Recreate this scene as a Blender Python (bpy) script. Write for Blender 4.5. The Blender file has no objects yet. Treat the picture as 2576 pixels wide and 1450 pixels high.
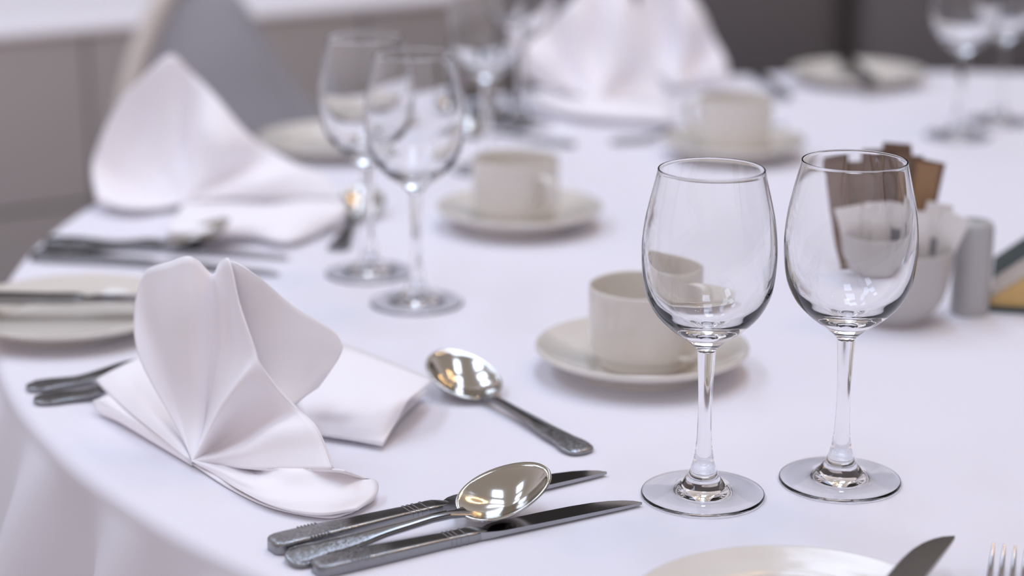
import bpy, math, random
from mathutils import Vector, Matrix
random.seed(4)
scene = bpy.context.scene
C = scene.collection
PI = math.pi

# ------------------------------------------------------------------ camera
TZ = 0.75                      # height of the cloth on the table
CAM = Vector((0.0, 0.0, TZ + 0.43))
PITCH = math.radians(15.8)
FPX = 5040.0                   # focal length in pixels of a 2576 x 1450 frame
cd = bpy.data.cameras.new('camera')
cam = bpy.data.objects.new('camera', cd)
C.objects.link(cam)
cam.location = CAM
cam.rotation_euler = (PI / 2 - PITCH, 0, 0)
cd.sensor_fit = 'HORIZONTAL'
cd.sensor_width = 36.0
cd.lens = FPX / 2576 * 36.0
cd.clip_start = 0.05
cd.dof.use_dof = True
cd.dof.focus_distance = 1.14
cd.dof.aperture_fstop = 3.3
scene.camera = cam

# ------------------------------------------------------------------ world, light, exposure
scene.view_settings.view_transform = 'Standard'
scene.view_settings.look = 'None'
scene.view_settings.gamma = 1.0
scene.view_settings.use_curve_mapping = False
scene.view_settings.exposure = 0.40
scene.cycles.use_denoising = True
scene.cycles.max_bounces = 14
scene.cycles.transmission_bounces = 14
scene.cycles.glossy_bounces = 6
scene.cycles.diffuse_bounces = 4
scene.cycles.blur_glossy = 0.0
scene.cycles.sample_clamp_indirect = 25.0

w = bpy.data.worlds.new('room_light')
scene.world = w
w.use_nodes = True
wn = w.node_tree
bg = wn.nodes['Background']
wg = wn.nodes.new('ShaderNodeTexCoord')
wsep = wn.nodes.new('ShaderNodeSeparateXYZ')
wramp = wn.nodes.new('ShaderNodeValToRGB')
wramp.color_ramp.elements[0].position = 0.02
wramp.color_ramp.elements[0].color = (0.36, 0.31, 0.32, 1)
_e = wramp.color_ramp.elements.new(0.24)
_e.color = (0.83, 0.74, 0.795, 1)
wramp.color_ramp.elements[2].position = 0.7
wramp.color_ramp.elements[2].color = (0.39, 0.34, 0.31, 1)
wn.links.new(wg.outputs['Generated'], wsep.inputs[0])
wn.links.new(wsep.outputs['Z'], wramp.inputs[0])
wn.links.new(wramp.outputs[0], bg.inputs[0])
bg.inputs[1].default_value = 0.88


def area(name, loc, size, power, col, aim):
    l = bpy.data.lights.new(name, 'AREA')
    l.shape = 'RECTANGLE'
    l.size, l.size_y = size
    l.energy = power
    l.color = col
    o = bpy.data.objects.new(name, l)
    C.objects.link(o)
    o.location = loc
    o.rotation_euler = (Vector(aim) - Vector(loc)).to_track_quat('-Z', 'Y').to_euler()
    return o


# panes of the roof light over the room
COOL = (0.71, 0.85, 1.13)
for x in (-1.7, 0.2):
    for y in (0.6, 1.9, 3.2):
        area('roof_light_pane', (x, y, 3.4), (0.55, 0.85), 8.6, COOL, (x, y, 0))


# ------------------------------------------------------------------ helpers
def ray(px, py):
    u = (px - 1288) / FPX
    v = -(py - 725) / FPX
    c, s = math.cos(PITCH), math.sin(PITCH)
    return Vector((u, c + v * s, -s + v * c))


def at(px, py, z=0.0):
    """point of the place seen at a pixel, z metres above the tablecloth"""
    d = ray(px, py)
    return CAM + d * ((TZ + z - CAM.z) / d.z)


def at_plane(px, py, p0, n):
    d = ray(px, py)
    return CAM + d * ((p0 - CAM).dot(n) / d.dot(n))


def mat(name, color, rough=0.5, metal=0.0, spec=0.5, **kw):
    m = bpy.data.materials.new(name)
    m.use_nodes = True
    b = m.node_tree.nodes['Principled BSDF']
    b.inputs['Base Color'].default_value = (*color, 1)
    b.inputs['Roughness'].default_value = rough
    b.inputs['Metallic'].default_value = metal
    b.inputs['Specular IOR Level'].default_value = spec
    for k, v in kw.items():
        b.inputs[k.replace('_', ' ')].default_value = v
    return m


def add_node(m, kind, **kw):
    n = m.node_tree.nodes.new(kind)
    for k, v in kw.items():
        setattr(n, k, v)
    return n


def bump(m, tex_out, strength, dist):
    nt = m.node_tree
    b = nt.nodes['Principled BSDF']
    bp = nt.nodes.new('ShaderNodeBump')
    bp.inputs['Strength'].default_value = strength
    bp.inputs['Distance'].default_value = dist
    nt.links.new(tex_out, bp.inputs['Height'])
    if b.inputs['Normal'].is_linked:
        nt.links.new(b.inputs['Normal'].links[0].from_socket, bp.inputs['Normal'])
    nt.links.new(bp.outputs[0], b.inputs['Normal'])


def noise(m, scale, detail=3.0, coord='Object', stretch=None):
    nt = m.node_tree
    tc = nt.nodes.new('ShaderNodeTexCoord')
    n = nt.nodes.new('ShaderNodeTexNoise')
    n.inputs['Scale'].default_value = scale
    n.inputs['Detail'].default_value = detail
    src = tc.outputs[coord]
    if stretch:
        mp = nt.nodes.new('ShaderNodeMapping')
        mp.inputs['Scale'].default_value = stretch
        nt.links.new(src, mp.inputs['Vector'])
        src = mp.outputs[0]
    nt.links.new(src, n.inputs['Vector'])
    return n.outputs['Fac']


def wave(m, scale, direction='X', coord='Object'):
    nt = m.node_tree
    tc = nt.nodes.new('ShaderNodeTexCoord')
    n = nt.nodes.new('ShaderNodeTexWave')
    n.bands_direction = direction
    n.inputs['Scale'].default_value = scale
    n.inputs['Distortion'].default_value = 0.6
    n.inputs['Detail'].default_value = 1.0
    nt.links.new(tc.outputs[coord], n.inputs['Vector'])
    return n.outputs['Fac']


# cloths
M = {}
M['tablecloth'] = mat('white_tablecloth_cotton', (0.80, 0.795, 0.86), 0.85, 0, 0.25, Sheen_Weight=0.15)
bump(M['tablecloth'], noise(M['tablecloth'], 9.0, 2.0), 0.35, 0.004)
bump(M['tablecloth'], wave(M['tablecloth'], 330.0, 'X'), 0.10, 0.0003)
M['napkin'] = mat('white_napkin_cotton', (0.92, 0.90, 0.93), 0.8, 0, 0.25, Sheen_Weight=0.2)
bump(M['napkin'], noise(M['napkin'], 40.0, 2.0), 0.12, 0.002)
# ceramics
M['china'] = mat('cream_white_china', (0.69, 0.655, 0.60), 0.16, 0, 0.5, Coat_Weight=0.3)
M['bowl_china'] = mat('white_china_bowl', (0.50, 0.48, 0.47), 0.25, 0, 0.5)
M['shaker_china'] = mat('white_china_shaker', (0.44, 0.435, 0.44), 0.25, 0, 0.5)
# steel
M['steel'] = mat('polished_steel', (0.36, 0.36, 0.37), 0.12, 1.0)
M['steel_bowl'] = mat('polished_steel_bowl', (0.52, 0.505, 0.47), 0.13, 1.0)
bump(M['steel_bowl'], noise(M['steel_bowl'], 90.0, 4.0), 0.05, 0.0006)
m = M['steel_engraved'] = mat('engraved_steel', (0.29, 0.295, 0.305), 0.17, 1.0)
nt = m.node_tree
tc = nt.nodes.new('ShaderNodeTexCoord')
sx = nt.nodes.new('ShaderNodeSeparateXYZ')
nt.links.new(tc.outputs['Object'], sx.inputs[0])
mk = nt.nodes.new('ShaderNodeMapRange')
mk.inputs['From Min'].default_value = 0.052
mk.inputs['From Max'].default_value = 0.040
nt.links.new(sx.outputs['X'], mk.inputs['Value'])
vo = nt.nodes.new('ShaderNodeTexNoise')
vo.inputs['Scale'].default_value = 480.0
vo.inputs['Detail'].default_value = 1.0
vo.inputs['Distortion'].default_value = 4.0
nt.links.new(tc.outputs['Object'], vo.inputs['Vector'])
mu = nt.nodes.new('ShaderNodeMath')
mu.operation = 'MULTIPLY'
nt.links.new(vo.outputs['Fac'], mu.inputs[0])
nt.links.new(mk.outputs[0], mu.inputs[1])
bump(m, mu.outputs[0], 0.32, 0.0005)
M['blade_brown'] = mat('dull_steel_blade', (0.42, 0.40, 0.37), 0.28, 1.0)
M['dark_steel'] = mat('dark_reflection_steel', (0.10, 0.10, 0.10), 0.3, 1.0)  # not tarnish: reflection of the dark chair put into the base colour
# glass
m = bpy.data.materials.new('clear_glass')
m.use_nodes = True
nt = m.node_tree
nt.nodes.clear()
go = nt.nodes.new('ShaderNodeOutputMaterial')
gg = nt.nodes.new('ShaderNodeBsdfGlass')
gg.inputs['IOR'].default_value = 1.45
gg.inputs['Roughness'].default_value = 0.0
gg.inputs['Color'].default_value = (0.985, 0.985, 0.985, 1)
nt.links.new(gg.outputs[0], go.inputs[0])
M['glass'] = m
# paper
M['brown_paper'] = mat('brown_sachet_paper', (0.17, 0.105, 0.07), 0.6)
M['tan_paper'] = mat('tan_sachet_paper', (0.30, 0.175, 0.09), 0.6)
M['white_paper'] = mat('white_sachet_paper', (0.78, 0.76, 0.74), 0.6)
M['print'] = mat('grey_sachet_print', (0.22, 0.23, 0.26), 0.6)
# gold stand
M['gold'] = mat('brushed_gold', (0.62, 0.42, 0.17), 0.4, 0.6)
M['pale_band'] = mat('pale_band', (0.62, 0.58, 0.53), 0.4)
M['green_edge'] = mat('dark_green_glass_edge', (0.05, 0.075, 0.07), 0.2)
# room
M['wall_grey'] = mat('grey_painted_panel', (0.235, 0.215, 0.225), 0.6)
nz = noise(M['wall_grey'], 1.3, 2.0)
nt = M['wall_grey'].node_tree
cr = nt.nodes.new('ShaderNodeValToRGB')
cr.color_ramp.elements[0].position = 0.35
cr.color_ramp.elements[0].color = (0.48, 0.465, 0.47, 1)
cr.color_ramp.elements[1].position = 0.65
cr.color_ramp.elements[1].color = (0.55, 0.52, 0.52, 1)
nt.links.new(nz, cr.inputs[0])
nt.links.new(cr.outputs[0], nt.nodes['Principled BSDF'].inputs['Base Color'])
M['ledge'] = mat('white_ledge_paint', (0.90, 0.88, 0.92), 0.5)
M['dark_wall'] = mat('dark_brown_wall', (0.050, 0.045, 0.043), 0.7)
bump(M['dark_wall'], noise(M['dark_wall'], 30.0), 0.2, 0.003)
M['floor'] = mat('brown_carpet', (0.20, 0.15, 0.13), 0.9)
bump(M['floor'], noise(M['floor'], 220.0), 0.5, 0.003)
M['dark_leather'] = mat('dark_grey_leather', (0.12, 0.11, 0.112), 0.6)
bump(M['dark_leather'], noise(M['dark_leather'], 160.0), 0.2, 0.001)
M['grey_fabric'] = mat('light_grey_fabric', (0.36, 0.36, 0.395), 0.9)
bump(M['grey_fabric'], noise(M['grey_fabric'], 400.0), 0.4, 0.001)
M['cream'] = mat('cream_fabric', (0.74, 0.69, 0.63), 0.8)
M['dark_wood'] = mat('dark_wood', (0.06, 0.04, 0.03), 0.45)
bump(M['dark_wood'], noise(M['dark_wood'], 40.0, 3.0, 'Object', (1, 1, 0.1)), 0.2, 0.001)
M['brass'] = mat('aged_brass', (0.55, 0.40, 0.20), 0.3, 1.0)
m = bpy.data.materials.new('lit_bulb')
m.use_nodes = True
b = m.node_tree.nodes['Principled BSDF']
b.inputs['Base Color'].default_value = (1, 0.8, 0.55, 1)
b.inputs['Emission Color'].default_value = (1.0, 0.66, 0.34, 1)
b.inputs['Emission Strength'].default_value = 130.0
M['bulb'] = m


def link_mesh(name, verts, faces, material, parent=None, smooth=True, angle=40):
    me = bpy.data.meshes.new(name)
    me.from_pydata([tuple(v) for v in verts], [], faces)
    me.validate()
    if smooth:
        for p in me.polygons:
            p.use_smooth = True
        if angle is not None:
            me.set_sharp_from_angle(angle=math.radians(angle))
    me.materials.append(material)
    o = bpy.data.objects.new(name, me)
    C.objects.link(o)
    if parent is not None:
        o.parent = parent
    return o


def tag(o, label, cat, group=None):
    o['label'] = label
    o['category'] = cat
    if group:
        o['group'] = group
    return o


def thing(name, label, cat, loc=(0, 0, 0), rotz=0.0, group=None):
    o = bpy.data.objects.new(name, None)
    o.empty_display_size = 0.02
    C.objects.link(o)
    o.location = loc
    o.rotation_euler = (0, 0, rotz)
    return tag(o, label, cat, group)


def structure(o):
    o['kind'] = 'structure'
    return o


def dup(root, loc, rot, label, group=None):
    r = root.copy()
    C.objects.link(r)
    r.location = loc
    r.rotation_euler = rot if hasattr(rot, '__len__') else (0, 0, rot)
    r['label'] = label
    if group:
        r['group'] = group
    for ch in list(root.children):
        c = ch.copy()
        C.objects.link(c)
        c.parent = r
        for g in list(ch.children):
            d = g.copy()
            C.objects.link(d)
            d.parent = c
    return r


class MB:
    """collects shapes of one part"""
    def __init__(s):
        s.v, s.f = [], []

    def add(s, verts, faces):
        n = len(s.v)
        s.v += [tuple(v) for v in verts]
        s.f += [[i + n for i in f] for f in faces]
        return s

    def box(s, x0, x1, y0, y1, z0, z1, mtx=None):
        vs = [Vector((x, y, z)) for x in (x0, x1) for y in (y0, y1) for z in (z0, z1)]
        if mtx:
            vs = [mtx @ v for v in vs]
        return s.add(vs, [[0, 1, 3, 2], [4, 6, 7, 5], [0, 4, 5, 1], [2, 3, 7, 6], [0, 2, 6, 4], [1, 5, 7, 3]])

    def loft(s, rings, caps=True, closed=True):
        n = len(rings[0])
        vs = [p for r in rings for p in r]
        fs = []
        for i in range(len(rings) - 1):
            for j in range(n if closed else n - 1):
                k = (j + 1) % n
                fs.append([i * n + j, i * n + k, (i + 1) * n + k, (i + 1) * n + j])
        if caps:
            fs.append(list(range(n - 1, -1, -1)))
            fs.append([(len(rings) - 1) * n + j for j in range(n)])
        return s.add(vs, fs)

    def build(s, name, material, parent=None, **kw):
        return link_mesh(name, s.v, s.f, material, parent, **kw)


def bevel(o, width=0.003, segs=3):
    md = o.modifiers.new('bevel', 'BEVEL')
    md.width = width
    md.segments = segs
    md.limit_method = 'ANGLE'
    return o


def cr1(p0, p1, p2, p3, t):
    return 0.5 * ((2 * p1) + (p2 - p0) * t + (2 * p0 - 5 * p1 + 4 * p2 - p3) * t * t
                  + (3 * p1 - p0 - 3 * p2 + p3) * t * t * t)


def spline(pts, sub):
    """Catmull-Rom through pts (Vectors), sub steps between neighbours"""
    out = []
    n = len(pts)
    for i in range(n - 1):
        a = pts[max(i - 1, 0)] if i > 0 else pts[0] * 2 - pts[1]
        d = pts[i + 2] if i + 2 < n else pts[-1] * 2 - pts[-2]
        for k in range(sub):
            out.append(cr1(a, pts[i], pts[i + 1], d, k / sub))
    out.append(pts[-1].copy())
    return out


def lathe(profile, seg=72, sub=4):
    """surface of revolution of [(r, z)]; returns verts, faces (open ends stay open, r = 0 closes)"""
    pr = spline([Vector((r, z)) for r, z in profile], sub) if sub > 1 else [Vector(p) for p in profile]
    vs, fs, rows = [], [], []
    for p in pr:
        r = max(p.x, 0.0)
        if r < 1e-6:
            rows.append([len(vs)])
            vs.append((0, 0, p.y))
        else:
            rows.append(list(range(len(vs), len(vs) + seg)))
            vs += [(r * math.cos(2 * PI * j / seg), r * math.sin(2 * PI * j / seg), p.y) for j in range(seg)]
    for a, b in zip(rows, rows[1:]):
        for j in range(seg):
            k = (j + 1) % seg
            if len(a) == 1 and len(b) == 1:
                continue
            if len(a) == 1:
                fs.append([a[0], b[k], b[j]])
            elif len(b) == 1:
                fs.append([a[j], a[k], b[0]])
            else:
                fs.append([a[j], a[k], b[k], b[j]])
    return vs, fs


def tube(path, rx, ry=None, seg=12, up=Vector((0, 0, 1))):
    ry = ry or rx
    rings = []
    for i, p in enumerate(path):
        t = (path[min(i + 1, len(path) - 1)] - path[max(i - 1, 0)]).normalized()
        s = t.cross(up).normalized()
        u = s.cross(t)
        a = rx(i) if callable(rx) else rx
        c = ry(i) if callable(ry) else ry
        rings.append([p + s * (a * math.cos(2 * PI * k / seg)) + u * (c * math.sin(2 * PI * k / seg)) for k in range(seg)])
    return rings


# ------------------------------------------------------------------ the setting
mb = MB()
mb.box(-4.5, 5.0, -2.5, 5.75, -0.1, 0.0)
structure(mb.build('floor', M['floor'], smooth=False))
mb = MB()
mb.box(-4.5, 5.0, 5.6, 5.75, 0.0, 3.2)
structure(mb.build('wall_back', M['dark_wall'], smooth=False))
mb = MB()
mb.box(4.85, 5.0, -2.5, 5.6, 0.0, 3.2)
structure(mb.build('wall_right', M['dark_wall'], smooth=False))
# low panelled wall with a deep white ledge, running obliquely behind the table on the left
WD = Vector((0.579, 0.358, 0)).normalized()
WA = Vector((-0.771, 3.008, 0))
WM = Matrix.Translation(WA) @ Matrix(((WD.x, -WD.y, 0, 0), (WD.y, WD.x, 0, 0), (0, 0, 1, 0), (0, 0, 0, 1)))
mb = MB()
mb.box(-2.6, 0.90, 0.03, 0.75, 0.0, 0.714, WM)
edges = [-2.6, -1.9, -1.2, -0.45, 0.135, 0.62, 0.90]
for a, c in zip(edges, edges[1:]):
    mb.box(a + 0.003, c - 0.003, 0.006, 0.03, 0.0, 0.445, WM)
    mb.box(a + 0.003, c - 0.003, 0.006, 0.03, 0.452, 0.714, WM)
structure(mb.build('wall_left', M['wall_grey'], smooth=False))
mb = MB()
mb.box(-2.6, 0.91, 0.0, 0.76, 0.714, 0.73, WM)
structure(bevel(mb.build('trim_1', M['ledge'], smooth=False), 0.006))

# ------------------------------------------------------------------ table and cloth
TC = Vector((0.509, 1.625, 0))
R = 0.9186
t = thing('round_table', 'round banquet table hidden under the white tablecloth', 'table', (TC.x, TC.y, 0))
mb = MB()
mb.add(*lathe([(0, TZ - 0.028), (R - 0.012, TZ - 0.028), (R - 0.008, TZ - 0.02), (R - 0.008, TZ - 0.008), (R - 0.012, TZ - 0.003), (0, TZ - 0.003)], 96, 1))
mb.build('tabletop', M['dark_wood'], t)
for k in range(4):
    a = PI / 4 + k * PI / 2
    mb = MB()
    mb.loft(tube([Vector((0.62 * math.cos(a), 0.62 * math.sin(a), z)) for z in (0.0, 0.36, TZ - 0.028)], 0.02))
    mb.build('leg', M['dark_wood'], t)

vs, fs = [], []
NA = 720
RO = 0.010


def fold(th):
    x = 40 * (th - math.radians(216.9)) + 1.5 * math.sin(3 * (th - math.radians(216.9)))
    f = math.cos(x)
    f = f * 0.65 + 0.35 * math.cos(2 * x) * 0.5 + 0.35 * math.cos(19 * th + 1.0)
    return f


rows = []
radii = [R * k / 40 for k in range(1, 40)]
prof = [(r, 0.0) for r in radii if r < R - 0.012]
prof += [(R - RO + RO * math.sin(a), -RO + RO * math.cos(a)) for a in [PI / 2 * k / 6 for k in range(7)]]
drop = [0.006, 0.014, 0.024, 0.036, 0.05, 0.068, 0.09, 0.115, 0.145, 0.18, 0.22, 0.25]
vs.append((0, 0, TZ))
for r, z in prof:
    rows.append(len(vs))
    for j in range(NA):
        th = 2 * PI * j / NA
        vs.append((r * math.cos(th), r * math.sin(th), TZ + z))
for d in drop:
    rows.append(len(vs))
    for j in range(NA):
        th = 2 * PI * j / NA
        amp = 0.034 * (1 - math.exp(-d / 0.10)) + 0.03 * d
        rr = R + amp * (fold(th) + 0.55) + 0.06 * d
        vs.append((rr * math.cos(th), rr * math.sin(th), TZ - RO - d))
for j in range(NA):
    fs.append([0, rows[0] + j, rows[0] + (j + 1) % NA])
for a, c in zip(rows, rows[1:]):
    for j in range(NA):
        k = (j + 1) % NA
        fs.append([a + j, c + j, c + k, a + k])
tc_o = link_mesh('tablecloth', vs, fs, M['tablecloth'], angle=None)
tc_o.location = (TC.x, TC.y, 0)
tag(tc_o, 'white cotton tablecloth draped over the round table', 'tablecloth')

# ------------------------------------------------------------------ wine glasses
BOWL_OUT = [(0.0052, 0.0875), (0.0062, 0.0893), (0.0090, 0.0920), (0.0135, 0.0957), (0.0200, 0.1002), (0.0285, 0.1086), (0.0336, 0.1172),
            (0.0362, 0.1255), (0.0376, 0.1378), (0.0377, 0.1492), (0.0364, 0.162), (0.0345, 0.1715), (0.0320, 0.182), (0.0300, 0.1905), (0.0297, 0.1925)]
BOWL_IN = [(0.0292, 0.1929), (0.0288, 0.1924), (0.0291, 0.1905), (0.0311, 0.182), (0.0335, 0.1715), (0.0352, 0.162), (0.0362, 0.1492), (0.0356, 0.1382), (0.0336, 0.1268),
           (0.0305, 0.1190), (0.0258, 0.1125), (0.0200, 0.1072), (0.0120, 0.1030), (0.005, 0.1010), (0.0, 0.1006)]
STEM = [(0.0094, 0.0125), (0.0080, 0.0155), (0.0066, 0.0195), (0.0053, 0.0265), (0.0044, 0.036), (0.0040, 0.048), (0.0040, 0.058), (0.0043, 0.068),
        (0.0048, 0.078), (0.0051, 0.0845), (0.0052, 0.0875)]
FOOT = [(0.0, 0.0022), (0.012, 0.0020), (0.026, 0.0012), (0.0330, 0.0004), (0.0350, 0.0004), (0.0356, 0.0012), (0.0354, 0.0021), (0.0345, 0.0026), (0.028, 0.0034),
        (0.021, 0.0044), (0.0165, 0.0056), (0.0138, 0.0072), (0.0121, 0.0090), (0.0107, 0.0107), (0.0094, 0.0125)]


def make_wine_glass(label, loc, group):
    t = thing('wine_glass', label, 'glass', loc, 0, group)
    v, f = lathe(BOWL_OUT + BOWL_IN, 96, 5)
    link_mesh('bowl', v, f, M['glass'], t, angle=None)
    v, f = lathe(STEM, 64, 5)
    link_mesh('stem', v, f, M['glass'], t, angle=None)
    v, f = lathe(FOOT, 96, 4)
    link_mesh('foot', v, f, M['glass'], t, angle=None)
    return t


def tz(x, y, z=0.0):
    return (x, y, TZ + z)


G1 = 'wine glasses in pairs around the table'
g0 = make_wine_glass('sharp clear wine glass nearest the knife tips, left of the front pair', tz(0.1100, 1.080), G1)
dup(g0, tz(0.1925, 1.102), 1.0, 'sharp clear wine glass in front of the sugar bowl, right of the front pair', G1)
dup(g0, tz(-0.073, 1.475), 2.0, 'blurred wine glass right of its pair behind the front napkin', G1)
dup(g0, tz(-0.115, 1.561), 0.5, 'blurred wine glass further back of the pair behind the front napkin', G1)
dup(g0, tz(-0.025, 1.948), 0.2, 'very blurred wine glass behind the cup in the middle of the table', G1)
dup(g0, tz(0.010, 2.185), 0.9, 'very blurred wine glass at the left edge of the large blurred napkin', G1)
dup(g0, tz(0.479, 2.116), 1.4, 'blurred wine glass right of the far side plate, left of the far right pair', G1)
dup(g0, tz(0.542, 2.198), 2.4, 'blurred wine glass at the top right corner, rear of the far right pair', G1)

# ------------------------------------------------------------------ china
SAUCER = [(0, 0.0035), (0.038, 0.0030), (0.0405, 0.0002), (0.0440, 0.0002), (0.0465, 0.0045), (0.058, 0.0098), (0.0695, 0.0148), (0.0726, 0.0170), (0.0732, 0.0187),
          (0.0722, 0.0202), (0.0700, 0.0197), (0.060, 0.0148), (0.048, 0.0097), (0.040, 0.0072), (0.037, 0.0062), (0.034, 0.0060), (0, 0.0060)]
CUP = [(0, 0.003), (0.027, 0.0028), (0.0285, 0.0002), (0.0310, 0.0002), (0.0318, 0.003), (0.0330, 0.0065), (0.0362, 0.0098), (0.0378, 0.015), (0.0384, 0.024), (0.0386, 0.040),
       (0.0386, 0.0525), (0.0381, 0.0552), (0.0370, 0.0555), (0.0361, 0.0535), (0.0358, 0.040), (0.0354, 0.022), (0.0335, 0.012), (0.024, 0.0075), (0, 0.0070)]
PLATE = [(0, 0.0035), (0.050, 0.0030), (0.0515, 0.0002), (0.0545, 0.0002), (0.0575, 0.0050), (0.068, 0.0085), (0.0795, 0.0122), (0.0826, 0.0142), (0.0832, 0.0156),
         (0.0823, 0.0170), (0.0800, 0.0166), (0.070, 0.0138), (0.0615, 0.0118), (0.0575, 0.0098), (0.0535, 0.0068), (0.050, 0.0058), (0, 0.0056)]


def make_saucer(label, loc):
    v, f = lathe(SAUCER, 96, 4)
    o = link_mesh('saucer', v, f, M['china'], angle=60)
    o.location = loc
    return tag(o, label, 'saucer', 'saucers under the cups')


def make_cup(label, loc, rz):
    t = thing('coffee_cup', label, 'cup', loc, rz, 'coffee cups on saucers')
    v, f = lathe(CUP, 96, 4)
    link_mesh('cup_body', v, f, M['china'], t, angle=60)
    pts = [Vector((0.0375, 0, 0.044)), Vector((0.047, 0, 0.0462)), Vector((0.0565, 0, 0.0440)), Vector((0.0605, 0, 0.0375)),
           Vector((0.0585, 0, 0.0270)), Vector((0.0515, 0, 0.0175)), Vector((0.0440, 0, 0.0135)), Vector((0.0368, 0, 0.0125))]
    path = spline(pts, 5)
    mb = MB().loft(tube(path, 0.0052, 0.0026, 14, Vector((0, 1, 0))))
    # tube() puts rx across 'up x tangent': swap so the handle is a flat strap
    mb = MB().loft(tube(path, 0.0026, 0.0052, 14, Vector((0, 1, 0))))
    mb.build('handle', M['china'], t, angle=60)
    return t


s0 = make_saucer('sharper white saucer under the nearest coffee cup', tz(0.089, 1.309))
dup(s0, tz(0.007, 1.720), 0, 'blurred saucer under the cup in the middle of the table', 'saucers under the cups')
dup(s0, tz(0.227, 2.014), 0, 'blurred saucer under the furthest cup, behind the front wine glasses', 'saucers under the cups')
c0 = make_cup('cream coffee cup partly behind the front left wine glass', tz(0.0905, 1.309, 0.0064), math.radians(-50))
dup(c0, tz(0.003, 1.722, 0.0064), math.radians(-58), 'blurred cream coffee cup in the middle with its handle facing the camera', 'coffee cups on saucers')
dup(c0, tz(0.228, 2.017, 0.0064), math.radians(140), 'furthest blurred coffee cup, before the far side plate', 'coffee cups on saucers')


def make_plate(label, loc):
    v, f = lathe(PLATE, 112, 4)
    o = link_mesh('side_plate', v, f, M['china'], angle=60)
    o.location = loc
    return tag(o, label, 'plate', 'side plates at the place settings')


p0 = make_plate('white side plate cut by the left edge, behind the front napkin', tz(-0.325, 1.418))
GP = 'side plates at the place settings'
dup(p0, tz(0.136, 0.885), 0, 'white side plate cut by the bottom edge under a dark round-tipped knife', GP)
dup(p0, tz(-0.181, 2.042), 0, 'blurred side plate behind the second napkin and left wine glasses', GP)
dup(p0, tz(0.426, 2.452), 0, 'blurred side plate near the far edge of the table', GP)


# ------------------------------------------------------------------ cutlery
def section(hw, ht, n=20, e=3.2):
    out = []
    for k in range(n):
        a = 2 * PI * k / n
        c, s = math.cos(a), math.sin(a)
        out.append((math.copysign(abs(c) ** (2 / e), c) * hw, math.copysign(abs(s) ** (2 / e), s) * ht))
    return out


def handle_mesh(stations, e=3.2, n=20):
    mb = MB()
    rings = []
    for x, hw, zc, ht in stations:
        rings.append([Vector((x, y, zc + z)) for y, z in section(hw, ht, n, e)])
    mb.loft(rings)
    return mb


def knife_handle():
    st = []
    base = [(0.0, 0.0040), (0.0008, 0.0058), (0.0025, 0.0074), (0.006, 0.0086), (0.012, 0.0089), (0.03, 0.0085), (0.055, 0.0073), (0.080, 0.0060)]
    hts = [0.0030, 0.0034, 0.0037, 0.0038, 0.0038, 0.0038, 0.0036, 0.0034]
    for (x, hw), ht in zip(base, hts):
        st.append((x, hw, ht, ht))
    for x in (0.0845, 0.0875, 0.0905, 0.0955):
        for dx, k in ((-0.0008, 0.0), (-0.0004, 0.00035), (0.0004, 0.00035), (0.0008, 0.0)):
            st.append((x + dx, 0.0059 + k, 0.0034, 0.0032 + k))
    st += [(0.099, 0.0060, 0.0034, 0.0033), (0.103, 0.0058, 0.0034, 0.0031), (0.108, 0.0045, 0.0033, 0.0024), (0.112, 0.003, 0.0033, 0.0014)]
    # small notches along the rim of the shell end
    mb = handle_mesh(st, 7.0, 40)
    for side in (-1, 1):
        for k in range(6):
            x = 0.020 + 0.0021 * k
            y = side * 0.0086
            mb.box(x, x + 0.0009, min(y, y - side * 0.0022), max(y, y - side * 0.0022), 0.0066, 0.00762)
    return mb


def knife_blade(full=1.0):
    mb = MB()
    st = [(0.102, -0.0048, 0.0048, 0.0026), (0.108, -0.0058, 0.0050, 0.0023), (0.112, -0.0063, 0.0062, 0.0020), (0.116, -0.0066, 0.0088, 0.0017), (0.121, -0.0068, 0.0102, 0.0015),
          (0.135, -0.0069, 0.0106, 0.0014), (0.155, -0.0070, 0.0107, 0.0013), (0.175, -0.0070, 0.0103, 0.0012), (0.190, -0.0070, 0.0090, 0.0011), (0.201, -0.0070, 0.0066, 0.0010),
          (0.209, -0.0069, 0.0034, 0.0009), (0.2145, -0.0067, -0.0002, 0.0008), (0.2172, -0.0062, -0.0035, 0.0007)]
    rings = []
    for x, ys, ye, th in st:
        zc = 0.0034 - 0.0012 * (x - 0.102) / 0.115
        e = 0.25
        rings.append([Vector((x, ys, zc - th)), Vector((x, ys, zc + th)), Vector((x, ys * 0.5 + ye * 0.5, zc + th * 0.72)), Vector((x, ye, zc + th * e)),
                      Vector((x, ye, zc - th * e)), Vector((x, ys * 0.5 + ye * 0.5, zc - th * 0.72))])
    mb.loft(rings)
    return mb


def make_knife(label, loc, rz, group, blade='steel', handle='steel_engraved'):
    t = thing('table_knife', label, 'knife', loc, rz, group)
    knife_handle().build('handle', M[handle], t, angle=35)
    knife_blade().build('blade', M[blade], t, angle=30)
    return t


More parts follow.
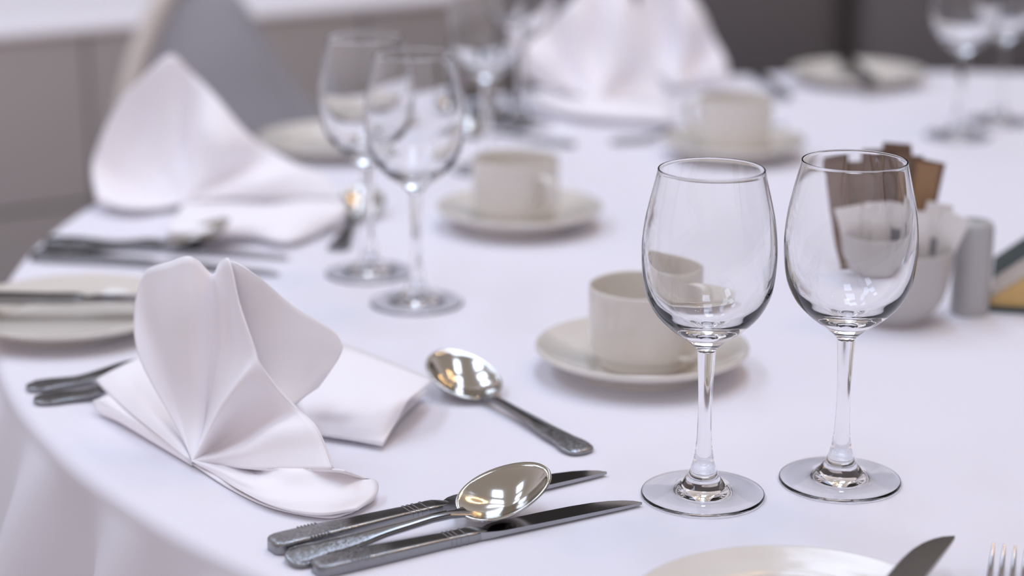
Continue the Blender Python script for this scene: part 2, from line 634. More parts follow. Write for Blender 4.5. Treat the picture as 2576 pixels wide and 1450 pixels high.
def king_handle(zs, k_len=1.0):
    """flat waisted handle with a broad shell end"""
    base = [(0.0, 0.0022, 0.0010), (0.0006, 0.0048, 0.0014), (0.0022, 0.0074, 0.0016), (0.0055, 0.0092, 0.0017), (0.011, 0.0098, 0.0018), (0.017, 0.0092, 0.0018),
            (0.0225, 0.0079, 0.0018), (0.027, 0.0076, 0.0018), (0.036, 0.0074, 0.0017), (0.050, 0.0062, 0.0016), (0.066, 0.0046, 0.0016), (0.084, 0.0035, 0.0017),
            (0.100, 0.0029, 0.0018), (0.112, 0.0029, 0.0018), (0.120, 0.0040, 0.0014), (0.126, 0.0058, 0.0009)]
    st = []
    for x, hw, ht in base:
        x *= k_len
        z = 0
        for (xa, za), (xb, zb) in zip(zs, zs[1:]):
            if xa <= x <= xb:
                f = (x - xa) / (xb - xa)
                f = f * f * (3 - 2 * f)
                z = za + (zb - za) * f
        st.append((x, hw, z, ht))
    mb = handle_mesh(st, 3.0, 20)
    # raised threads along both edges
    for side in (-1, 1):
        path = [Vector((x, side * hw * 0.80, z + ht * 0.92)) for x, hw, z, ht in st[3:14]]
        mb.loft(tube(spline(path, 3), 0.0005, 0.0005, 6))
    return mb


def spoon_bowl(a=0.0270, bw=0.0215, depth=0.0118):
    x0 = 0.1055 + a
    tilt = math.tan(math.radians(17))
    vs, fs = [], []
    NR, NS = 14, 56
    vs.append((x0, 0, 0.0006))
    for i in range(1, NR + 1):
        q = i / NR
        for j in range(NS):
            p = 2 * PI * j / NS
            y = bw * math.sin(p) * q * (1 - 0.10 * math.cos(p))
            x = x0 + a * math.cos(p) * q
            z = 0.0006 + depth * q ** 2.0 + tilt * a * math.cos(p) * q ** 1.6
            vs.append((x, y, max(z, 0.0002)))
    for j in range(NS):
        fs.append([0, 1 + j, 1 + (j + 1) % NS])
    for i in range(NR - 1):
        for j in range(NS):
            k = (j + 1) % NS
            fs.append([1 + i * NS + j, 1 + (i + 1) * NS + j, 1 + (i + 1) * NS + k, 1 + i * NS + k])
    vs = [(x, y, z + 0.0014) for x, y, z in vs]
    return vs, fs


def make_spoon(label, loc, rot, group):
    t = thing('dessert_spoon', label, 'spoon', loc, 0, group)
    t.rotation_euler = rot if hasattr(rot, '__len__') else (0, 0, rot)
    king_handle([(0, 0.0020), (0.03, 0.0030), (0.068, 0.0052), (0.090, 0.0060), (0.116, 0.0046)], 0.87).build('handle', M['steel_engraved'], t, angle=50)
    v, f = spoon_bowl()
    o = link_mesh('bowl', v, f, M['steel_bowl'], t, angle=None)
    md = o.modifiers.new('thickness', 'SOLIDIFY')
    md.thickness = 0.0016
    md.offset = -1
    return t


def make_fork(label, loc, rot, group):
    t = thing('table_fork', label, 'fork', loc, 0, group)
    t.rotation_euler = rot if hasattr(rot, '__len__') else (0, 0, rot)
    king_handle([(0, 0.0020), (0.03, 0.0030), (0.075, 0.0120), (0.105, 0.0145), (0.127, 0.0120)]).build('handle', M['steel_engraved'], t, angle=50)
    mb = MB()
    rings = []
    for x, hw, z in ((0.122, 0.0045, 0.0125), (0.128, 0.0080, 0.0105), (0.136, 0.0094, 0.0075), (0.145, 0.0100, 0.0055), (0.152, 0.0101, 0.0050)):
        rings.append([Vector((x, y, z + zz)) for y, zz in section(hw, 0.0011, 16, 4)])
    mb.loft(rings)
    mb.build('head', M['steel'], t, angle=40)
    for k in range(4):
        yc = -0.0084 + 0.0056 * k
        mb = MB()
        rings = []
        for x, hw, z, ht in ((0.1515, 0.00175, 0.0050, 0.0011), (0.165, 0.0016, 0.0050, 0.0011), (0.178, 0.0014, 0.0068, 0.0010), (0.190, 0.0010, 0.0104, 0.0008), (0.1955, 0.0006, 0.0126, 0.0005)):
            rings.append([Vector((x, yc + y * (1), z + zz)) for y, zz in section(hw, ht, 10, 2.6)])
        mb.loft(rings)
        mb.build('tine', M['steel'], t, angle=40)
    return t


def ang(a, b):
    return math.atan2(b[1] - a[1], b[0] - a[0])


GK = 'knives at the place settings'
GS = 'spoons at the place settings'
GF = 'forks at the place settings'
k1 = make_knife('steel table knife under the front spoon, further of the two front knives', tz(-0.1295, 0.997), ang((-0.128, 0.998), (0.057, 1.118)), GK)
dup(k1, tz(-0.1035, 0.968), ang((-0.100, 0.968), (0.074, 1.067)), 'steel table knife lying nearest the camera, tip by the front wine glass', GK).scale = (0.925, 0.925, 0.925)
sp = make_spoon('sharp steel dessert spoon laid across the two front knives', tz(-0.1190, 0.9795, 0.0012), (math.radians(8), math.radians(-1.0), math.radians(31)), GS)
dup(sp, tz(0.0445, 1.145), ang((0.0445, 1.145), (-0.056, 1.30)), 'slightly blurred steel spoon alone between the front napkin and saucer', GS).scale = (1.07, 1.05, 1.0)
fk = make_fork('steel fork cut by the bottom right corner, tines up', tz(0.2080, 0.7894), math.radians(74), GF)
dup(fk, tz(-0.3242, 1.2680), math.radians(17.9), 'steel fork handle under the front napkin, further of two', GF)
dup(fk, tz(-0.3133, 1.2421), math.radians(14.2), 'steel fork handle under the front napkin, nearer of two', GF)
# second setting
dup(k1, tz(-0.397, 1.652), ang((-0.397, 1.652), (-0.162, 1.604)), 'blurred knife before the second napkin, further of two', GK)
dup(k1, tz(-0.398, 1.606), ang((-0.398, 1.606), (-0.179, 1.556)), 'blurred knife behind the front napkin, nearer of two', GK)
dup(sp, tz(-0.397, 1.628, 0.0004), (math.radians(0), math.radians(-1.5), ang((-0.397, 1.628), (-0.22, 1.640))), 'blurred spoon lying on the two knives before the second napkin', GS)
dup(sp, tz(-0.147, 1.630), ang((-0.147, 1.630), (-0.133, 1.82)), 'blurred spoon between the second napkin and the blurred wine glasses', GS)
# third setting (far side)
dup(k1, tz(-0.047, 2.375), ang((-0.047, 2.375), (-0.043, 2.17)), 'very blurred knife, left of three far cutlery ends behind the middle cup', GK)
dup(sp, tz(-0.025, 2.335), ang((-0.025, 2.335), (-0.019, 2.12)), 'very blurred spoon, middle of three far cutlery ends behind the middle cup', GS)
dup(k1, tz(0.003, 2.350), ang((0.003, 2.350), (0.007, 2.13)), 'very blurred knife, right of three far cutlery ends behind the middle cup', GK)
dup(sp, tz(0.066, 2.062), ang((0.066, 2.062), (-0.09, 2.15)), 'very blurred spoon slanting before the large blurred napkin', GS)
dup(fk, tz(0.104, 2.080), ang((0.104, 2.080), (0.28, 2.12)), 'very blurred fork running towards the furthest cup', GF)
dup(k1, tz(0.322, 2.330), ang((0.322, 2.330), (0.31, 2.5)), 'very blurred knife between the furthest cup and far side plate', GK)
# knives on side plates
make_knife('dark round-tipped knife resting on the bottom side plate', tz(0.1282, 0.7814, 0.0172), math.radians(63.2), GK, 'blade_brown')
dup(k1, tz(-0.425, 1.418, 0.0172), math.radians(0.5), 'steel knife resting across the left side plate', GK)
make_knife('dark blurred knife across the far side plate', tz(0.424, 2.347, 0.0172), math.radians(90), GK, 'dark_steel', 'dark_steel')


# ------------------------------------------------------------------ napkins
class Napkin:
    def __init__(s, name, label, base_px, slope, lean):
        b = at(*base_px)
        s.p0 = b
        # plane through the base point: normal faces the camera, turned by slope, leaning back
        s.n = Vector((slope, -1.0, lean)).normalized()
        s.mb = MB()
        s.name, s.label = name, label

    def pt(s, q):
        """(px, py, offset behind the fan plane) or (px, py, 'z', height)"""
        if len(q) == 4:
            return at(q[0], q[1], q[3])
        return at_plane(q[0], q[1], s.p0 - s.n * q[2], s.n)

    def sheet(s, rows, su=6, sv=6):
        """rows: list of creases, each a list of points of equal count"""
        pts = [spline([s.pt(q) for q in r], sv) for r in rows]
        m_ = len(pts[0])
        cols = [spline([r[j] for r in pts], su) for j in range(m_)]
        n_ = len(cols[0])
        vs = [cols[j][i] for i in range(n_) for j in range(m_)]
        vs = [Vector((v.x, v.y, max(v.z, TZ + 0.0012))) for v in vs]
        fs = []
        for i in range(n_ - 1):
            for j in range(m_ - 1):
                fs.append([i * m_ + j, i * m_ + j + 1, (i + 1) * m_ + j + 1, (i + 1) * m_ + j])
        s.mb.add(vs, fs)

    def build(s, thick=0.0012):
        base = s.p0
        vs = [(v[0] - base.x, v[1] - base.y, v[2] - base.z) for v in s.mb.v]
        o = link_mesh(s.name, vs, s.mb.f, M['napkin'], angle=None)
        o.location = base
        md = o.modifiers.new('thickness', 'SOLIDIFY')
        md.thickness = thick
        md.offset = 0
        return tag(o, s.label, 'napkin', 'fan-folded napkins at the place settings')


A = (484, 1160, 'z', 0.006)
n1 = Napkin('folded_napkin', 'sharp white fan-folded napkin at the front left of the table', (484, 1160), -0.456, 0.22)
front = [
    # apex, near, mid, rim
    [A, (448, 1080, 0.004), (352, 905, 0.016), (338, 790, 0.030), (356, 704, 0.040)],
    [A, (458, 1072, 0.008), (398, 900, 0.022), (372, 780, 0.027), (372, 676, 0.030)],
    [A, (470, 1060, 0.006), (425, 900, 0.006), (410, 780, 0.008), (430, 659, 0.012)],
    [A, (490, 1060, 0.004), (478, 900, 0.000), (475, 770, -0.002), (481, 645, 0.004)],
    [A, (508, 1065, 0.007), (515, 930, 0.009), (522, 800, 0.012), (533, 689, 0.018)],
    [A, (514, 1065, 0.010), (530, 935, 0.015), (545, 810, 0.018), (553, 664, 0.016)],
    [A, (520, 1068, 0.009), (548, 930, 0.014), (570, 800, 0.016), (576, 656, 0.004)],
    [A, (521, 1075, 0.006), (556, 940, 0.013), (585, 850, 0.015), (600, 762, 0.000)],
    [A, (520, 1085, 0.002), (560, 1000, 0.000), (603, 930, 0.000), (638, 872, -0.004)],
    [A, (523, 1092, -0.006), (565, 1018, -0.012), (613, 955, -0.010), (655, 918, -0.006)],
    [A, (535, 1115, 0.006), (590, 1058, 0.010), (645, 1010, 0.008), (700, 980, 0.000)],
    [A, (543, 1130, 0.010), (612, 1095, 0.014), (680, 1055, 0.010), (748, 1030, 0.002)],
    [A, (548, 1147, -0.004), (620, 1125, -0.010), (700, 1085, -0.012), (790, 1072, -0.010)],
    [A, (552, 1158, -0.004), (625, 1153, -0.012), (715, 1135, -0.016), (818, 1130, -0.016)],
    [A, (555, 1170, -0.002), (625, 1178, -0.012), (720, 1180, -0.020), (836, 1182, -0.024)],
]
n1.sheet(front, 6, 6)
# second layer of cloth just behind the front one, showing as a double hem
n1.sheet([[(q if len(q) == 4 else (q[0] + 3 * (i > 6) + 1, q[1] - 2, q[2] + 0.003 + 0.0015 * (k > 2))) for k, q in enumerate(r)] for i, r in enumerate(front[5:])], 6, 6)
# lowest fold of the fan: from the overhanging edge back under it and out flat on the table
n1.sheet([
    [A, (555, 1170, -0.002), (625, 1178, -0.012), (720, 1180, -0.020), (836, 1182, -0.024), (868, 1186, 'z', 0.020)],
    [A, (555, 1172, 0.004), (628, 1185, 0.006), (725, 1192, 'z', 0.014), (845, 1195, 'z', 0.012), (912, 1202, 'z', 0.012)],
    [A, (550, 1180, 'z', 0.006), (625, 1210, 'z', 0.008), (720, 1228, 'z', 0.009), (850, 1230, 'z', 0.010), (947, 1212, 'z', 0.009)],
    [A, (545, 1188, 'z', 0.005), (615, 1228, 'z', 0.006), (705, 1258, 'z', 0.007), (840, 1262, 'z', 0.008), (948, 1245, 'z', 0.006)],
    [A, (540, 1192, 'z', 0.003), (605, 1235, 'z', 0.004), (690, 1275, 'z', 0.004), (800, 1296, 'z', 0.004), (900, 1283, 'z', 0.004)],
], 6, 6)
n1.sheet([
    [(484, 1166, 'z', 0.002), (605, 1215, 'z', 0.002), (720, 1240, 'z', 0.003), (860, 1235, 'z', 0.004), (940, 1225, 'z', 0.004)],
    [(484, 1168, 'z', 0.002), (600, 1228, 'z', 0.002), (700, 1268, 'z', 0.002), (845, 1275, 'z', 0.002), (942, 1256, 'z', 0.002)],
    [(484, 1170, 'z', 0.0015), (590, 1236, 'z', 0.0015), (690, 1280, 'z', 0.0015), (820, 1303, 'z', 0.0015), (885, 1290, 'z', 0.0015)],
], 4, 5)
# support flap behind, falling to the right
n1.sheet([
    [(558, 668, 0.020), (560, 760, 0.030), (580, 860, 0.034), (610, 960, 0.03), (640, 1040, 0.02)],
    [(585, 658, 0.008), (600, 770, 0.022), (630, 870, 0.026), (655, 950, 0.024), (690, 1030, 0.016)],
    [(657, 702, 0.018), (665, 790, 0.026), (680, 880, 0.028), (700, 960, 0.026), (720, 1030, 0.020)],
    [(735, 768, 0.034), (735, 840, 0.034), (735, 900, 0.034), (738, 965, 0.032), (742, 1020, 0.028)],
    [(800, 808, 0.046), (795, 855, 0.044), (785, 905, 0.042), (775, 955, 0.040), (765, 1000, 0.036)],
    [(843, 838, 0.054), (838, 868, 0.052), (828, 900, 0.050), (810, 940, 0.046), (785, 985, 0.042)],
    [(861, 872, 0.058), (858, 888, 0.056), (848, 908, 0.054), (830, 935, 0.050), (800, 975, 0.046)],
], 5, 5)
# left flap lying beside the fan
n1.sheet([
    [(241, 957, 'z', 0.010), (290, 930, 'z', 0.018), (345, 905, 'z', 0.022), (400, 895, 'z', 0.022)],
    [(262, 982, 'z', 0.012), (320, 965, 'z', 0.020), (375, 945, 'z', 0.020), (410, 955, 'z', 0.019)],
    [(320, 1035, 'z', 0.012), (365, 1020, 'z', 0.018), (410, 1010, 'z', 0.016), (438, 1025, 'z', 0.014)],
    [(400, 1098, 'z', 0.010), (425, 1090, 'z', 0.013), (445, 1085, 'z', 0.010), (464, 1095, 'z', 0.008)],
    [(478, 1160, 'z', 0.005), (482, 1159, 'z', 0.005), (484, 1158, 'z', 0.005), (488, 1157, 'z', 0.006)],
], 6, 5)
# rolled under-layer along the left front edge
n1.sheet([
    [(236, 1008, 'z', 0.008), (300, 1040, 'z', 0.010), (390, 1098, 'z', 0.008), (484, 1163, 'z', 0.004)],
    [(262, 1000, 'z', 0.012), (325, 1040, 'z', 0.011), (400, 1095, 'z', 0.009), (486, 1160, 'z', 0.005)],
    [(300, 985, 'z', 0.010), (350, 1020, 'z', 0.010), (420, 1075, 'z', 0.009), (500, 1140, 'z', 0.005)],
], 5, 5)
n1.sheet([
    [(236, 1008, 'z', 0.008), (300, 1040, 'z', 0.010), (390, 1098, 'z', 0.008), (484, 1163, 'z', 0.004)],
    [(240, 1030, 'z', 0.004), (298, 1058, 'z', 0.005), (385, 1110, 'z', 0.004), (482, 1168, 'z', 0.002)],
    [(262, 1046, 'z', 0.0015), (310, 1066, 'z', 0.0015), (390, 1114, 'z', 0.0015), (484, 1171, 'z', 0.0015)],
], 4, 5)
# right flap: top face, rolled ridge, front face down to the cloth
n1.sheet([
    [(760, 860, 'z', 0.016), (862, 868, 'z', 0.018), (960, 903, 'z', 0.020), (1040, 936, 'z', 0.020), (1090, 958, 'z', 0.018)],
    [(735, 950, 'z', 0.017), (840, 960, 'z', 0.020), (930, 970, 'z', 0.022), (1010, 978, 'z', 0.023), (1058, 985, 'z', 0.022)],
    [(745, 1015, 'z', 0.016), (840, 1025, 'z', 0.019), (920, 1022, 'z', 0.021), (990, 1012, 'z', 0.023), (1026, 1010, 'z', 0.022)],
    [(765, 1062, 'z', 0.010), (840, 1065, 'z', 0.011), (900, 1068, 'z', 0.013), (965, 1070, 'z', 0.013), (998, 1058, 'z', 0.013)],
    [(790, 1092, 'z', 0.004), (840, 1100, 'z', 0.004), (885, 1107, 'z', 0.004), (935, 1116, 'z', 0.004), (962, 1121, 'z', 0.004)],
], 5, 5)
n1.sheet([
    [(790, 1092, 'z', 0.004), (840, 1100, 'z', 0.004), (885, 1107, 'z', 0.004), (935, 1116, 'z', 0.004), (962, 1121, 'z', 0.004)],
    [(780, 1050, 'z', 0.002), (860, 1060, 'z', 0.002), (920, 1070, 'z', 0.003), (980, 1065, 'z', 0.003), (1010, 1050, 'z', 0.003)],
    [(780, 960, 'z', 0.002), (870, 970, 'z', 0.002), (950, 980, 'z', 0.003), (1030, 990, 'z', 0.004), (1075, 985, 'z', 0.006)],
], 4, 4)
n1.build()

A = (470, 508, 'z', 0.008)
n2 = Napkin('folded_napkin', 'blurred white fan-folded napkin at the back left with a raised left hem', (500, 520), -0.1, 0.22)
n2.sheet([
    [A, (400, 525, 'z', 0.006), (320, 525, 'z', 0.010), (243, 505, 'z', 0.012)],
    [A, (395, 500, 0.004), (310, 470, 0.012), (232, 420, 0.000)],
    [A, (400, 470, 0.016), (320, 410, 0.026), (255, 345, 0.006)],
    [A, (410, 440, 0.024), (355, 340, 0.032), (300, 255, 0.010)],
    [A, (425, 410, 0.022), (395, 290, 0.028), (345, 208, 0.012)],
    [A, (445, 400, 0.016), (440, 270, 0.022), (425, 137, 0.012)],
    [A, (462, 400, 0.022), (470, 300, 0.030), (478, 180, 0.020)],
    [A, (490, 410, -0.004), (510, 320, -0.006), (545, 245, 0.010)],
    [A, (530, 430, -0.008), (570, 370, -0.012), (612, 325, 0.006)],
    [A, (560, 455, 0.006), (620, 420, 0.010), (680, 378, 0.010)],
    [A, (570, 475, -0.012), (660, 450, -0.020), (745, 412, -0.006)],
    [A, (580, 490, -0.014), (690, 478, -0.024), (815, 442, -0.012)],
    [A, (575, 500, -0.010), (690, 494, -0.022), (866, 505, -0.026)],
], 5, 5)
n2.sheet([
    [(425, 555, 'z', 0.014), (520, 528, 'z', 0.014), (640, 522, 'z', 0.012), (760, 505, 'z', 0.020), (866, 505, 'z', 0.020)],
    [(418, 585, 'z', 0.012), (520, 575, 'z', 0.016), (640, 560, 'z', 0.016), (760, 545, 'z', 0.018), (872, 535, 'z', 0.014)],
    [(420, 600, 'z', 0.004), (520, 600, 'z', 0.008), (640, 598, 'z', 0.006), (720, 612, 'z', 0.006), (800, 590, 'z', 0.004)],
], 5, 5)
n2.sheet([
    [(470, 500, 'z', 0.006), (560, 490, 'z', 0.006), (680, 490, 'z', 0.008), (800, 480, 'z', 0.01)],
    [(430, 560, 'z', 0.008), (540, 545, 'z', 0.008), (660, 540, 'z', 0.008), (800, 520, 'z', 0.01)],
], 4, 4)
n2.build()

A = (1500, 262, 'z', 0.008)
n3 = Napkin('folded_napkin', 'large very blurred white fan-folded napkin at the top middle', (1500, 268), 0.0, 0.2)
n3.sheet([
    [A, (1430, 240, 0.004), (1370, 222, 0.006), (1312, 185, 0.000)],
    [A, (1420, 205, -0.010), (1375, 165, -0.016), (1318, 120, -0.010)],
    [A, (1440, 180, 0.014), (1410, 100, 0.020), (1375, 62, 0.010)],
    [A, (1460, 150, -0.004), (1455, 60, -0.008), (1440, 0, 0.000)],
    [A, (1490, 130, 0.010), (1500, 20, 0.014), (1520, -75, 0.010)],
    [A, (1530, 140, -0.012), (1550, 40, -0.018), (1570, -45, -0.006)],
    [A, (1555, 180, -0.012), (1590, 110, -0.016), (1618, 60, -0.006)],
    [A, (1570, 215, 0.000), (1615, 190, 0.000), (1655, 180, -0.004)],
    [A, (1580, 255, -0.010), (1635, 265, -0.016), (1692, 290, -0.020)],
], 5, 5)
n3.sheet([
    [(1330, 235, 'z', 0.010), (1430, 245, 'z', 0.010), (1560, 250, 'z', 0.012), (1690, 270, 'z', 0.012)],
    [(1340, 255, 'z', 0.012), (1440, 280, 'z', 0.012), (1560, 285, 'z', 0.014), (1695, 300, 'z', 0.012)],
    [(1400, 285, 'z', 0.003), (1480, 300, 'z', 0.003), (1580, 310, 'z', 0.003), (1680, 312, 'z', 0.003)],
], 5, 5)
n3.build()

A = (1700, 222, 'z', 0.008)
n4 = Napkin('folded_napkin', 'very blurred pale napkin behind the large blurred napkin, before a dark chair', (1700, 222), 0.15, 0.2)
n4.sheet([
    [A, (1660, 190, 0.0), (1620, 150, 0.0), (1590, 100, 0.0)],
    [A, (1670, 150, 0.010), (1640, 60, 0.016), (1620, -40, 0.010)],
    [A, (1695, 130, 0.016), (1685, 30, 0.024), (1680, -60, 0.010)],
    [A, (1715, 130, -0.010), (1720, 50, -0.014), (1725, -30, 0.000)],
    [A, (1725, 150, -0.006), (1745, 90, -0.010), (1768, 30, -0.004)],
    [A, (1735, 175, 0.012), (1765, 130, 0.016), (1795, 92, 0.006)],
    [A, (1750, 195, -0.010), (1790, 175, -0.014), (1826, 150, -0.006)],
    [A, (1750, 215, -0.004), (1795, 212, -0.008), (1840, 222, -0.012)],
], 5, 5)
n4.build()

# ------------------------------------------------------------------ sugar bowl, sachets, shaker, gold stand
BX, BY = 0.2835, 1.432
v, f = lathe([(0, 0.002), (0.0195, 0.0018), (0.0205, 0.0002), (0.0225, 0.0002), (0.0238, 0.0025), (0.0300, 0.0085), (0.0362, 0.0185), (0.0400, 0.031), (0.0416, 0.045), (0.0420, 0.0555),
              (0.0413, 0.0570), (0.0402, 0.0562), (0.0396, 0.045), (0.0380, 0.032), (0.0342, 0.0205), (0.0270, 0.0105), (0.015, 0.0060), (0, 0.0055)], 96, 4)
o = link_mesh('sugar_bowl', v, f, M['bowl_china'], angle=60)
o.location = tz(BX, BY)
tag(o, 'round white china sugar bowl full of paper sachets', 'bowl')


def sachet(name, label, w_, h_, th_, px_, py_, lean_x, lean_y, rz, paper, group, band=False):
    t = thing(name, label, 'sachet', tz(BX + px_, BY + py_, 0.012), 0, group)
    t.rotation_euler = (lean_x, lean_y, rz)
    mb = MB()
    n, k_ = 8, 12
    for side in (1, -1):
        vs_, fs_ = [], []
        for i in range(k_ + 1):
            for j in range(n + 1):
                u, v_ = j / n, i / k_
                puff = max(0.0, min(1, v_ * 8 - 0.6, (1 - v_) * 8 - 0.6)) * math.sin(PI * u) ** 0.6
                vs_.append(((u - 0.5) * w_, side * (0.0002 + th_ * 0.5 * puff), v_ * h_))
        for i in range(k_):
            for j in range(n):
                q = [i * (n + 1) + j, i * (n + 1) + j + 1, (i + 1) * (n + 1) + j + 1, (i + 1) * (n + 1) + j]
                fs_.append(q if side < 0 else q[::-1])
        mb.add(vs_, fs_)
    mb.build('packet', paper, t, angle=50)
    if band:
        mb = MB()
        mb.box(-w_ * 0.28, w_ * 0.28, -th_ * 0.5 - 0.0006, -th_ * 0.5 - 0.0001, h_ * 0.52, h_ * 0.68)
        mb.build('print', M['print'], t, smooth=False)
    return t


brown = [(-0.034, 0.004, 0.108, -4, 'brown_paper'), (-0.027, 0.013, 0.112, -7, 'brown_paper'), (-0.019, 0.008, 0.106, 2, 'brown_paper'), (-0.012, 0.016, 0.114, 4, 'brown_paper'),
         (-0.005, 0.009, 0.109, -3, 'brown_paper'), (0.001, 0.018, 0.118, 3, 'brown_paper'), (0.007, 0.011, 0.111, 5, 'brown_paper'), (0.012, 0.019, 0.114, -2, 'brown_paper'), (0.018, 0.012, 0.108, 6, 'brown_paper')]
for i, (x, y, h, ln, mt) in enumerate(brown):
    sachet('sugar_sachet', {0: 'leftmost brown sugar sachet in the bowl, its long left edge showing through the wine glass', 5: 'tallest brown sugar sachet, its top above the rim of the front right wine glass'}.get(
        i, 'brown paper sugar sachet standing in the white bowl, seen through the front right wine glass'),
           0.021, h, 0.004, x * 0.75 - 0.006, y * 0.8, math.radians(-4 - i % 3), math.radians(ln * 0.8 + x * 200), math.radians(-18 + 9 * (i % 4)), M[mt], 'brown sachets in the sugar bowl')
sachet('sugar_sachet', 'tan brown sugar sachet standing clear at the right of the brown ones', 0.017, 0.106, 0.004, 0.0125, 0.007, math.radians(-3), math.radians(5), math.radians(-12), M['tan_paper'], 'brown sachets in the sugar bowl')
white = [(-0.026, -0.010, 0.074, -8), (-0.016, -0.014, 0.078, 2), (-0.006, -0.017, 0.073, -4), (0.004, -0.013, 0.077, 4), (0.013, -0.016, 0.073, -3)]
for i, (x, y, h, ln) in enumerate(white):
    sachet('sweetener_sachet', {0: 'leftmost plain white sachet standing in the bowl before the brown ones', 2: 'plain white sachet in the middle of the bowl before the brown ones'}.get(
        i, 'white paper sachet with dark grey print standing in the bowl before the brown ones'),
           0.024, h, 0.005, x * 0.75, y * 0.75, math.radians(3 + 2 * (i % 2)), math.radians(ln + x * 250), math.radians(-15 + 11 * (i % 3)), M['white_paper'], 'white sachets in the sugar bowl', i in (1, 3, 4))
for i, (x, y, h, ln, rz) in enumerate([(0.016, -0.004, 0.080, 14, 10), (0.021, 0.003, 0.076, 22, -20)]):
    sachet('sweetener_sachet', ['white paper sachet leaning right out of the bowl, nearer of two', 'white paper sachet leaning right towards the shaker, further of two'][i],
           0.021, h, 0.006, x * 0.75, y, math.radians(0), math.radians(ln), math.radians(rz), M['white_paper'], 'white sachets in the sugar bowl', i == 0)

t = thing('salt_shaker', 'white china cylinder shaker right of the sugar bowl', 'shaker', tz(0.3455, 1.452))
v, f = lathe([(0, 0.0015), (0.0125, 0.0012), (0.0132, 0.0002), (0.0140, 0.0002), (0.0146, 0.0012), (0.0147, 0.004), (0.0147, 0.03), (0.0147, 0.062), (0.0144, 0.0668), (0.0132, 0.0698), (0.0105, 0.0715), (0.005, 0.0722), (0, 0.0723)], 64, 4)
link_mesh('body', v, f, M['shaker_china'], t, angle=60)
for k in range(4):
    a = k * PI / 2
    mb = MB()
    mb.add(*lathe([(0, 0.0), (0.0011, 0.0), (0.0011, 0.0006), (0, 0.0006)], 12, 1))
    o = mb.build('pour_hole', M['green_edge'], t)
    o.location = (0.0045 * math.cos(a), 0.0045 * math.sin(a), 0.0718)

# wedge-shaped gold stand with dark green edges
gs = thing('card_stand', 'gold wedge-shaped stand with dark green edges, cut by the right edge', 'stand', tz(0.362, 1.455), math.radians(-14))


def slab(poly, y0, y1):
    mb = MB()
    n = len(poly)
    vs_ = [(x, y0, z) for x, z in poly] + [(x, y1, z) for x, z in poly]
    fs_ = [list(range(n))[::-1], list(range(n, 2 * n))] + [[i, (i + 1) % n, n + (i + 1) % n, n + i] for i in range(n)]
    return mb.add(vs_, fs_)


slab([(0.000, 0.005), (0.090, 0.005), (0.090, 0.078), (0.0, 0.010)], 0.0, 0.045).build('body', M['gold'], gs, smooth=False)
slab([(0.000, 0.010), (0.090, 0.078), (0.090, 0.097), (0.0, 0.026)], 0.002, 0.045).build('band', M['pale_band'], gs, smooth=False)
slab([(0.000, 0.026), (0.090, 0.097), (0.090, 0.102), (0.0, 0.030)], -0.001, 0.047).build('top_edge', M['green_edge'], gs, smooth=False)
slab([(-0.002, 0.0003), (0.092, 0.0003), (0.092, 0.005), (-0.002, 0.005)], -0.003, 0.047).build('bottom_edge', M['green_edge'], gs, smooth=False)


# ------------------------------------------------------------------ chairs
def rounded_panel(w_, z0, z1, y0, y1, rad, taper=0.0, lean=0.0, n=8):
    """upright padded panel with rounded corners"""
    out = []
    hw = w_ / 2
    for cx, cz, a0 in ((hw - rad, z1 - rad, 0), (-hw + rad, z1 - rad, PI / 2), (-hw + rad * 0.5, z0 + rad * 0.5, PI), (hw - rad * 0.5, z0 + rad * 0.5, 1.5 * PI)):
        rr = rad if cz > (z0 + z1) / 2 else rad * 0.5
        for k in range(n + 1):
            a = a0 + PI / 2 * k / n
            out.append((cx + rr * math.cos(a), cz + rr * math.sin(a)))
    rings = []
    for y, sc in ((y0, 0.93), (y0 + (y1 - y0) * 0.15, 0.985), (y0 + (y1 - y0) * 0.5, 1.0), (y0 + (y1 - y0) * 0.85, 0.985), (y1, 0.93)):
        ring = []
        for x, z in out:
            zm = (z0 + z1) / 2
            tz_ = (z - z0) / (z1 - z0)
            ring.append(Vector((x * sc * (1 - taper * tz_), y + lean * (z - z0), zm + (z - zm) * (1 - (1 - sc) * 0.6))))
        rings.append(ring)
    return MB().loft(rings)


def make_dark_chair(label, loc, rz):
    t = thing('dining_chair', label, 'chair', loc, rz, 'dark chairs at the far side of the table')
    rounded_panel(0.455, 0.44, 0.98, 0.0, 0.06, 0.05, 0.0, 0.06).build('backrest', M['dark_leather'], t, angle=60)
    mb = MB()
    mb.box(-0.22, 0.22, -0.40, 0.03, 0.38, 0.445)
    bevel(mb.build('seat', M['dark_leather'], t), 0.02, 4)
    for x in (-0.19, 0.19):
        for y in (-0.37, 0.02):
            mb = MB()
            mb.loft(tube([Vector((x, y, 0.40)), Vector((x * 1.02, y * 1.02, 0.0))], lambda i: 0.020 - 0.006 * i, None, 12, Vector((0, 1, 0))))
            mb.build('leg', M['dark_wood'], t)
    return t


d0 = make_dark_chair('dark grey leather chair back behind the large blurred napkin', (0.250, 2.90, 0), 0.0)
dup(d0, (0.732, 2.90, 0), -0.02, 'dark grey leather chair back behind the far right wine glasses', 'dark chairs at the far side of the table')

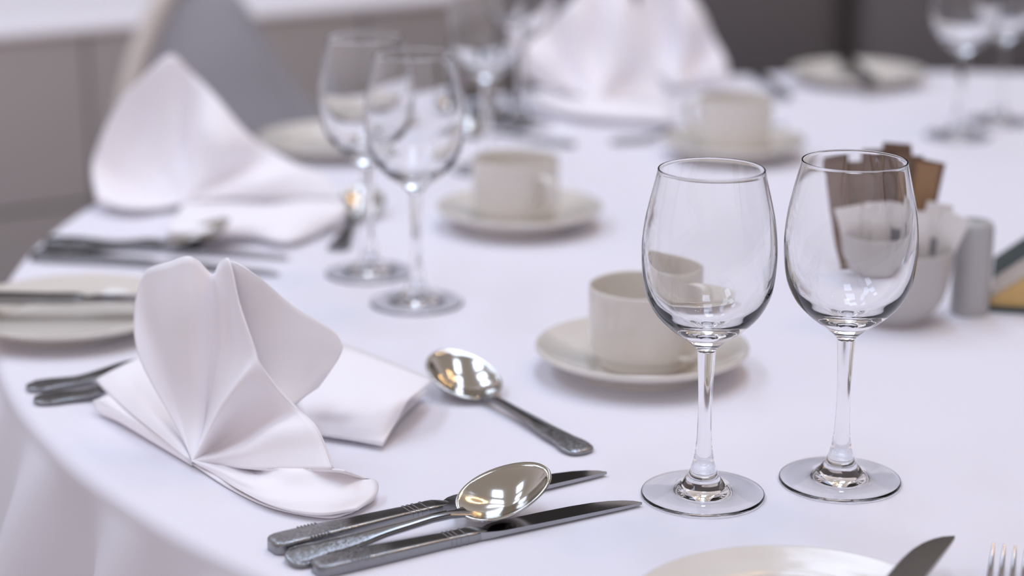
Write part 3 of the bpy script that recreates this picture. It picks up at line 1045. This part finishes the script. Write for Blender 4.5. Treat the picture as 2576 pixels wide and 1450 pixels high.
t = thing('armchair', 'light grey fabric chair with a cream side edge behind the second napkin', 'chair', (-0.405, 2.66, 0), math.radians(8))
out = [(-0.125, 0.44), (-0.118, 0.60), (-0.100, 0.70), (-0.072, 0.775), (-0.045, 0.825), (-0.010, 0.848), (0.030, 0.838), (0.060, 0.800), (0.090, 0.745), (0.125, 0.690), (0.170, 0.640), (0.200, 0.60), (0.200, 0.44)]
poly = spline([Vector((x, z)) for x, z in out], 4)
rings = []
for y, sc in ((0.0, 0.94), (0.01, 0.985), (0.03, 1.0), (0.05, 0.985), (0.06, 0.94)):
    rings.append([Vector(((p.x - 0.03) * sc + 0.03, y + 0.5 * (p.x * p.x), 0.44 + (p.y - 0.44) * (1 - (1 - sc) * 0.5))) for p in poly])
MB().loft(rings).build('backrest', M['grey_fabric'], t, angle=60)
edge = spline([Vector((-0.131, 0.03, 0.46)), Vector((-0.124, 0.03, 0.60)), Vector((-0.106, 0.03, 0.70)), Vector((-0.077, 0.03, 0.78)), Vector((-0.045, 0.03, 0.838)), Vector((-0.012, 0.03, 0.858))], 6)
MB().loft(tube(edge, 0.017, 0.034, 14, Vector((0, 1, 0)))).build('side_edge', M['cream'], t, angle=60)
mb = MB()
mb.box(-0.20, 0.22, -0.40, 0.05, 0.37, 0.44)
bevel(mb.build('seat', M['grey_fabric'], t), 0.02, 4)
for x in (-0.17, 0.19):
    for y in (-0.37, 0.02):
        mb = MB()
        mb.loft(tube([Vector((x, y, 0.38)), Vector((x * 1.02, y * 1.02, 0.0))], lambda i: 0.020 - 0.006 * i, None, 12, Vector((0, 1, 0))))
        mb.build('leg', M['dark_wood'], t)

# ------------------------------------------------------------------ chandelier over the room (lamps that light the glasses)
ch = thing('chandelier', 'brass ring chandelier with warm bulbs hanging over the room', 'lamp', (0.9, 1.9, 2.7))
ring_pts = [Vector((0.34 * math.cos(2 * PI * k / 48), 0.34 * math.sin(2 * PI * k / 48), 0)) for k in range(49)]
MB().loft(tube(ring_pts, 0.012)).build('ring', M['brass'], ch)
MB().loft(tube([Vector((0, 0, 0)), Vector((0, 0, 0.9))], 0.008, None, 10, Vector((0, 1, 0)))).build('rod', M['brass'], ch)
MB().loft(tube([Vector((-0.34, 0, 0)), Vector((0.34, 0, 0))], 0.008)).loft(tube([Vector((0, -0.34, 0)), Vector((0, 0.34, 0))], 0.008)).build('spokes', M['brass'], ch)
v, f = lathe([(0, -0.03), (0.014, -0.026), (0.022, -0.010), (0.020, 0.008), (0.010, 0.028), (0.0, 0.036)], 16, 2)
for k in range(12):
    o = link_mesh('bulb', v, f, M['bulb'], ch)
    o.location = (0.34 * math.cos(2 * PI * k / 12), 0.34 * math.sin(2 * PI * k / 12), 0.045)
